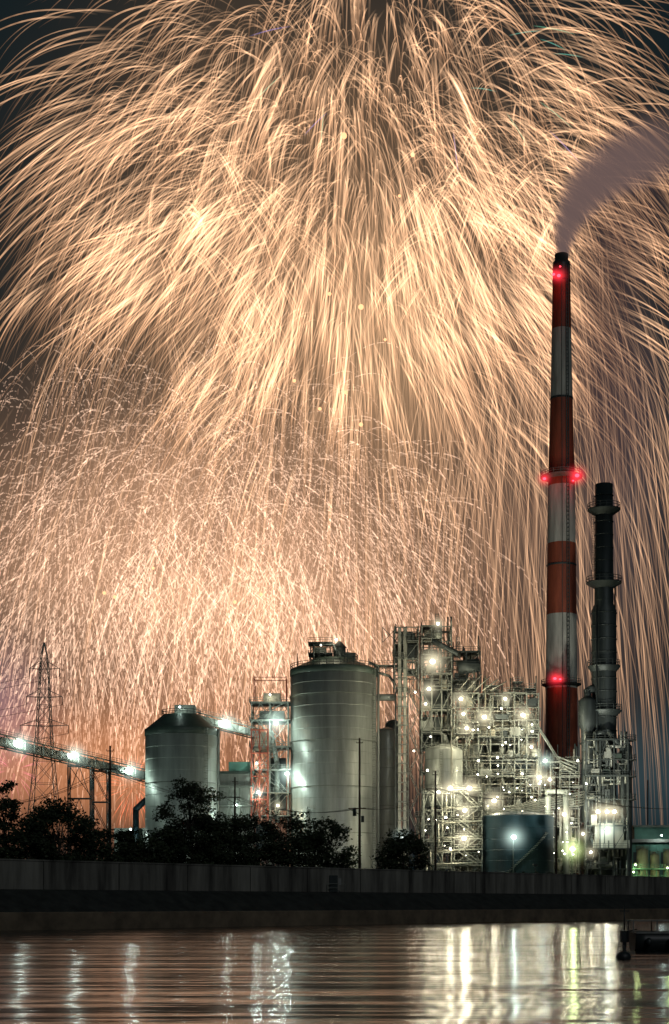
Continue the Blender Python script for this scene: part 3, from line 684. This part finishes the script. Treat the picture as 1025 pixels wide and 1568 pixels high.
for xx in (bx-.1,bx+1.4,bx+2.6): 
    for s_ in (-.9,.9): mb.beam((xx,by+s_,1.1),(xx,by+s_,1.86),.07,'hullw')
mb.box(bx-.75,bx-.25,by-.25,by+.25,.5,1.25,'hull'); mb.beam((bx-.5,by,.5),(bx-.55,by,-.5),.22,'hull'); mb.beam((bx-.3,by,1.2),(bx+.3,by,1.35),.07,'hull')
mb.beam((bx-.4,by+.6,1),(bx-.4,by+.6,2.9),.09,'hull',8); mb.beam((bx-.7,by+.6,2.5),(bx-.1,by+.6,2.5),.06,'hull')
for xx in (bx+.8,bx+2.2,bx+3.8): mb.ball((xx,by-1.3,.55),.22,'hull',10,1.3)
mb.build('fishing_boat')
mb=MB(); mb.ball((X(955,84),84,.12),.42,'hull',16,.8); mb.beam((X(955,84),84,.3),(X(955,84),84,.75),.1,'hull',8); mb.build('mooring_buoy')

# ---------------------------------------------------------------- fireworks
FD=900.0; PS=FD/F   # metres per bearing unit at the display
def fw_mat(name,st):
    m,nt=newmat(name); N=nt.nodes; L=nt.links
    o=N.new('ShaderNodeOutputMaterial'); a=N.new('ShaderNodeAddShader'); e=N.new('ShaderNodeEmission'); t=N.new('ShaderNodeBsdfTransparent'); at=N.new('ShaderNodeAttribute')
    at.attribute_name='spark'; L.new(at.outputs['Color'],e.inputs[0]); e.inputs[1].default_value=st
    L.new(e.outputs[0],a.inputs[0]); L.new(t.outputs[0],a.inputs[1]); L.new(a.outputs[0],o.inputs[0]); m.cycles.emission_sampling='NONE'
    return m
FM=fw_mat('burning_star_trail',1.0)
def trails(P,Wd,C,mask=None):
    n,m,_=P.shape
    T=np.gradient(P,axis=1); T[:,:,1]=0; T/= (np.linalg.norm(T,axis=2,keepdims=True)+1e-9)
    Q=np.stack([T[:,:,2],np.zeros((n,m)),-T[:,:,0]],axis=2)*Wd[:,:,None]/2
    V=np.stack([P-Q,P+Q],axis=2).reshape(-1,3)
    Cc=np.concatenate([C,np.ones((n,m,1))],axis=2); Cc=np.repeat(Cc[:,:,None,:],2,axis=2).reshape(-1,4)
    base=(np.arange(n)[:,None]*m+np.arange(m-1)[None,:])*2
    Fc=np.stack([base,base+1,base+3,base+2],axis=2)
    Fc=Fc[mask] if mask is not None else Fc.reshape(-1,4)
    return V,Cc,Fc
def make(name,parts):
    off=0;Vs=[];Cs=[];Fs=[]
    for V,C,Fc in parts: Vs.append(V);Cs.append(C);Fs.append(Fc+off);off+=len(V)
    V=np.concatenate(Vs);C=np.concatenate(Cs);Fc=np.concatenate(Fs)
    me=bpy.data.meshes.new(name); me.vertices.add(len(V)); me.vertices.foreach_set('co',V.astype(np.float32).ravel())
    me.loops.add(Fc.size); me.loops.foreach_set('vertex_index',Fc.astype(np.int32).ravel())
    me.polygons.add(len(Fc)); me.polygons.foreach_set('loop_start',np.arange(0,Fc.size,4,dtype=np.int32)); me.polygons.foreach_set('loop_total',np.full(len(Fc),4,dtype=np.int32))
    me.update(); a=me.attributes.new('spark','FLOAT_COLOR','POINT'); a.data.foreach_set('color',C.astype(np.float32).ravel())
    me.materials.append(FM); o=bpy.data.objects.new(name,me); S.collection.objects.link(o)
def burst(px,py,R,Fg,nstar,sub,t0,t1,col0,col1,gain,width,M_=22,dots=0.0,dy=0,wind=0.0,jit=.05,spread=.02,up=None):
    d=rng.normal(size=(nstar,3))
    if up is not None: d[:,2]=np.abs(d[:,2])*up+ d[:,2]*(1-up)
    d/=np.linalg.norm(d,axis=1,keepdims=True)
    d=np.repeat(d,sub,axis=0)+rng.normal(size=(nstar*sub,3))*spread
    n=len(d); Rr=R*(1+rng.normal(size=(n,1))*jit*.6)*np.repeat(1+rng.normal(size=(nstar,1))*jit,sub,axis=0)
    ta=t0+rng.uniform(0,.2,(n,1)); tb=t1*np.repeat(rng.uniform(.78,1.15,(nstar,1)),sub,axis=0)*rng.uniform(.93,1.05,(n,1))
    s=np.linspace(0,1,M_)[None,:]; tau=ta+(tb-ta)*s
    ex=1-np.exp(-tau); k=Rr*ex; fall=Fg*(tau-ex)
    x=px+d[:,0:1]*k+wind*tau**1.5; z=py-(d[:,2:3]*k-fall); y=d[:,1:2]*k
    P=np.stack([(x-CX)*PS,FD+dy+y*PS,EYE+(HY-z)*PS],axis=2)
    I=np.minimum(1,s/.28)**1.4*(1-s)**1.2*1.6
    I=I*np.repeat(rng.uniform(.35,1.4,(nstar,1)),sub,axis=0)*rng.uniform(.8,1.2,(n,1))*rng.uniform(.7,1.3,(n,M_))*gain
    c=np.array(col0)[None,None,:]*(1-s[:,:,None])+np.array(col1)[None,None,:]*s[:,:,None]
    C=c*I[:,:,None]
    Wd=width*(1.25-.85*s)*rng.uniform(.6,1.2,(n,1))*PS*np.ones((n,M_))
    mask=None
    if dots>0: mask=rng.random((n,M_-1))>dots
    return trails(P,Wd,C,mask)
gold0=(1.0,.60,.345); gold1=(.85,.39,.18)
parts=[]
# concentric willow shells, all opening around the same axis: hooks in the middle, long arcs outside
NS=46
for i in range(NS):
    f=(i+.5)/NS; R=210+490*f**.8
    px=548+rng.normal()*38; py=150+((i*0.618)%1)*430+(1-f)*20
    if R>520: py=120+((i*0.618)%1)*300
    Fg=rng.uniform(210,270)
    parts.append(burst(px,py,R,Fg,34,4,.72,rng.uniform(1.65,2.05),gold0,gold1,.42 if py<480 else .34,2.2,dy=rng.uniform(-80,80),spread=.026,up=.55,jit=.04))
# flanking shells
for px,py,R in ((250,230,260),(330,380,260),(800,220,260),(760,380,240),(230,470,280),(900,330,230),(640,60,260),(400,60,270)):
    parts.append(burst(px,py,R,R*.7,40,4,.6,1.9,gold0,gold1,.36,2.1,dy=rng.uniform(-60,60),spread=.03,up=.6))
make('golden_willow_firework',parts)
parts=[]
for i,(px,py,R,Fg) in enumerate([(560,300,560,260),(560,430,500,270),(520,520,540,260),(700,480,440,280),(840,560,300,280),(900,480,260,300)]):
    parts.append(burst(px,py,R,Fg,210,1,1.3,3.3,(.9,.54,.31),(.8,.38,.19),.30,1.7,30,dy=rng.uniform(-60,60)))
make('falling_ember_firework',parts)
parts=[]
for i,(px,py,R,Fg) in enumerate([(120,760,300,130),(250,720,320,140),(380,730,330,140),(480,760,300,140),(300,820,340,120),(60,840,240,120),(200,880,330,110),(540,820,260,130),(420,880,330,110)]):
    parts.append(burst(px,py,R,Fg,330,1,.5,2.9,(1.0,.70,.50),(1.0,.48,.29),.42,1.8,60,.45,dy=rng.uniform(-60,60),jit=.16))
make('glittering_firework',parts)
parts=[burst(205,1205,75,10,110,1,.15,2.2,(1.0,.12,.06),(1.0,.25,.08),.4,1.0,12),burst(20,1180,60,10,60,1,.15,2.0,(.9,.15,.25),(.6,.15,.4),.35,1.0,12)]
make('red_peony_firework',parts)
parts=[]
for i in range(26):
    px=rng.uniform(430,800);py=rng.uniform(60,400);a=math.atan2(260-py,px-600)+rng.normal()*.4; ln=rng.uniform(30,70)
    s=np.linspace(0,1,8); x=px+math.cos(a)*ln*s; z=py-math.sin(a)*ln*s+6*s*s
    P=np.stack([(x-CX)*PS,np.full(8,FD-150),EYE+(HY-z)*PS],axis=1)[None]; c=np.array(random.choice([(.3,.9,.55),(.25,.8,.6),(.35,.3,.9)]))[None,None,:]*np.ones((1,8,1))*.35*(1-abs(2*s-1)**2)[None,:,None]
    parts.append(trails(P,np.full((1,8),1.4*PS),c))
make('green_comet_firework',parts)
mb=MB()
M['fl']=emis('burning_flare',(1,.42,.2),2.2)
for px,py,r in ((527,208,5),(553,470,4.5),(632,237,3.5),(451,583,3),(530,601,3),(490,626,3),(553,650,3.5),(235,870,2.5),(400,910,3),(360,922,3),(292,1057,2.5),(505,450,3),(590,520,2.5),(176,914,3),(160,908,3),(612,300,2.5)):
    mb.ball((X(px,780),780,Z(py,780)),r*PS*.8,'fl',12)
mb.build('burning_flare_shells')

# ---------------------------------------------------------------- chimney smoke (volumes)
def smoke(name,dens,ecol):
    m,nt=newmat(name); N=nt.nodes; L=nt.links
    o=N.new('ShaderNodeOutputMaterial'); tc=N.new('ShaderNodeTexCoord'); ln=N.new('ShaderNodeVectorMath'); ln.operation='LENGTH'; L.new(tc.outputs['Object'],ln.inputs[0])
    mr=N.new('ShaderNodeMapRange'); mr.inputs[1].default_value=1.0; mr.inputs[2].default_value=0.15; mr.inputs[3].default_value=0; mr.inputs[4].default_value=1; mr.interpolation_type='SMOOTHSTEP'; L.new(ln.outputs['Value'],mr.inputs[0])
    d=N.new('ShaderNodeMath'); d.operation='MULTIPLY'; L.new(mr.outputs[0],d.inputs[0]); d.inputs[1].default_value=dens
    ab=N.new('ShaderNodeVolumeAbsorption'); ab.inputs[0].default_value=(.1,.08,.08,1); L.new(d.outputs[0],ab.inputs[1])
    em=N.new('ShaderNodeEmission'); em.inputs[0].default_value=(*ecol,1); L.new(d.outputs[0],em.inputs[1])  # smoke emits its own colour in place of scattered light
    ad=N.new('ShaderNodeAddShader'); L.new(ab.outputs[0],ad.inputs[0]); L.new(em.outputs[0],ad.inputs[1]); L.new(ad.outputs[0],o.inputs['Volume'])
    m.cycles.emission_sampling='NONE'
    return m
plume=bpy.data.objects.new('chimney_smoke_plume',None); S.collection.objects.link(plume)
path=[(862,384,15,20),(865,364,21,26),(869,344,28,30),(878,322,35,35),(890,300,43,40),(904,279,52,44),(923,261,61,46),(946,245,70,50),(972,230,80,54),(1005,212,94,62)]
for i,(px,py,rx,rz) in enumerate(path):
    mbb=MB(); mbb.ball((0,0,0),1,'fl',16); me=bpy.data.meshes.new('puff'); me.from_pydata(mbb.v,[],mbb.f); D=450
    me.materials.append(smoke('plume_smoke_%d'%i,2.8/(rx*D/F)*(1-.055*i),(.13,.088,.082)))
    ob=bpy.data.objects.new('puff_%d'%(i+1),me); ob.location=(X(px,D),D+i*.7,Z(py,D)); ob.scale=(rx*D/F,rx*D/F,rz*D/F); S.collection.objects.link(ob); ob.parent=plume
mh=smoke('drifting_smoke',.014,(.035,.022,.026))
for i,(px,py,rx,rz) in enumerate(((925,470,60,150),(935,640,70,150),(960,330,90,120))):
    mbb=MB(); mbb.ball((0,0,0),1,'fl',16); me=bpy.data.meshes.new('haze'); me.from_pydata(mbb.v,[],mbb.f); D=620; me.materials.append(mh)
    ob=bpy.data.objects.new('haze_%d'%(i+1),me); ob.location=(X(px,D),D,Z(py,D)); ob.scale=(rx*D/F*1.3,60,rz*D/F*1.2); S.collection.objects.link(ob); ob.parent=plume
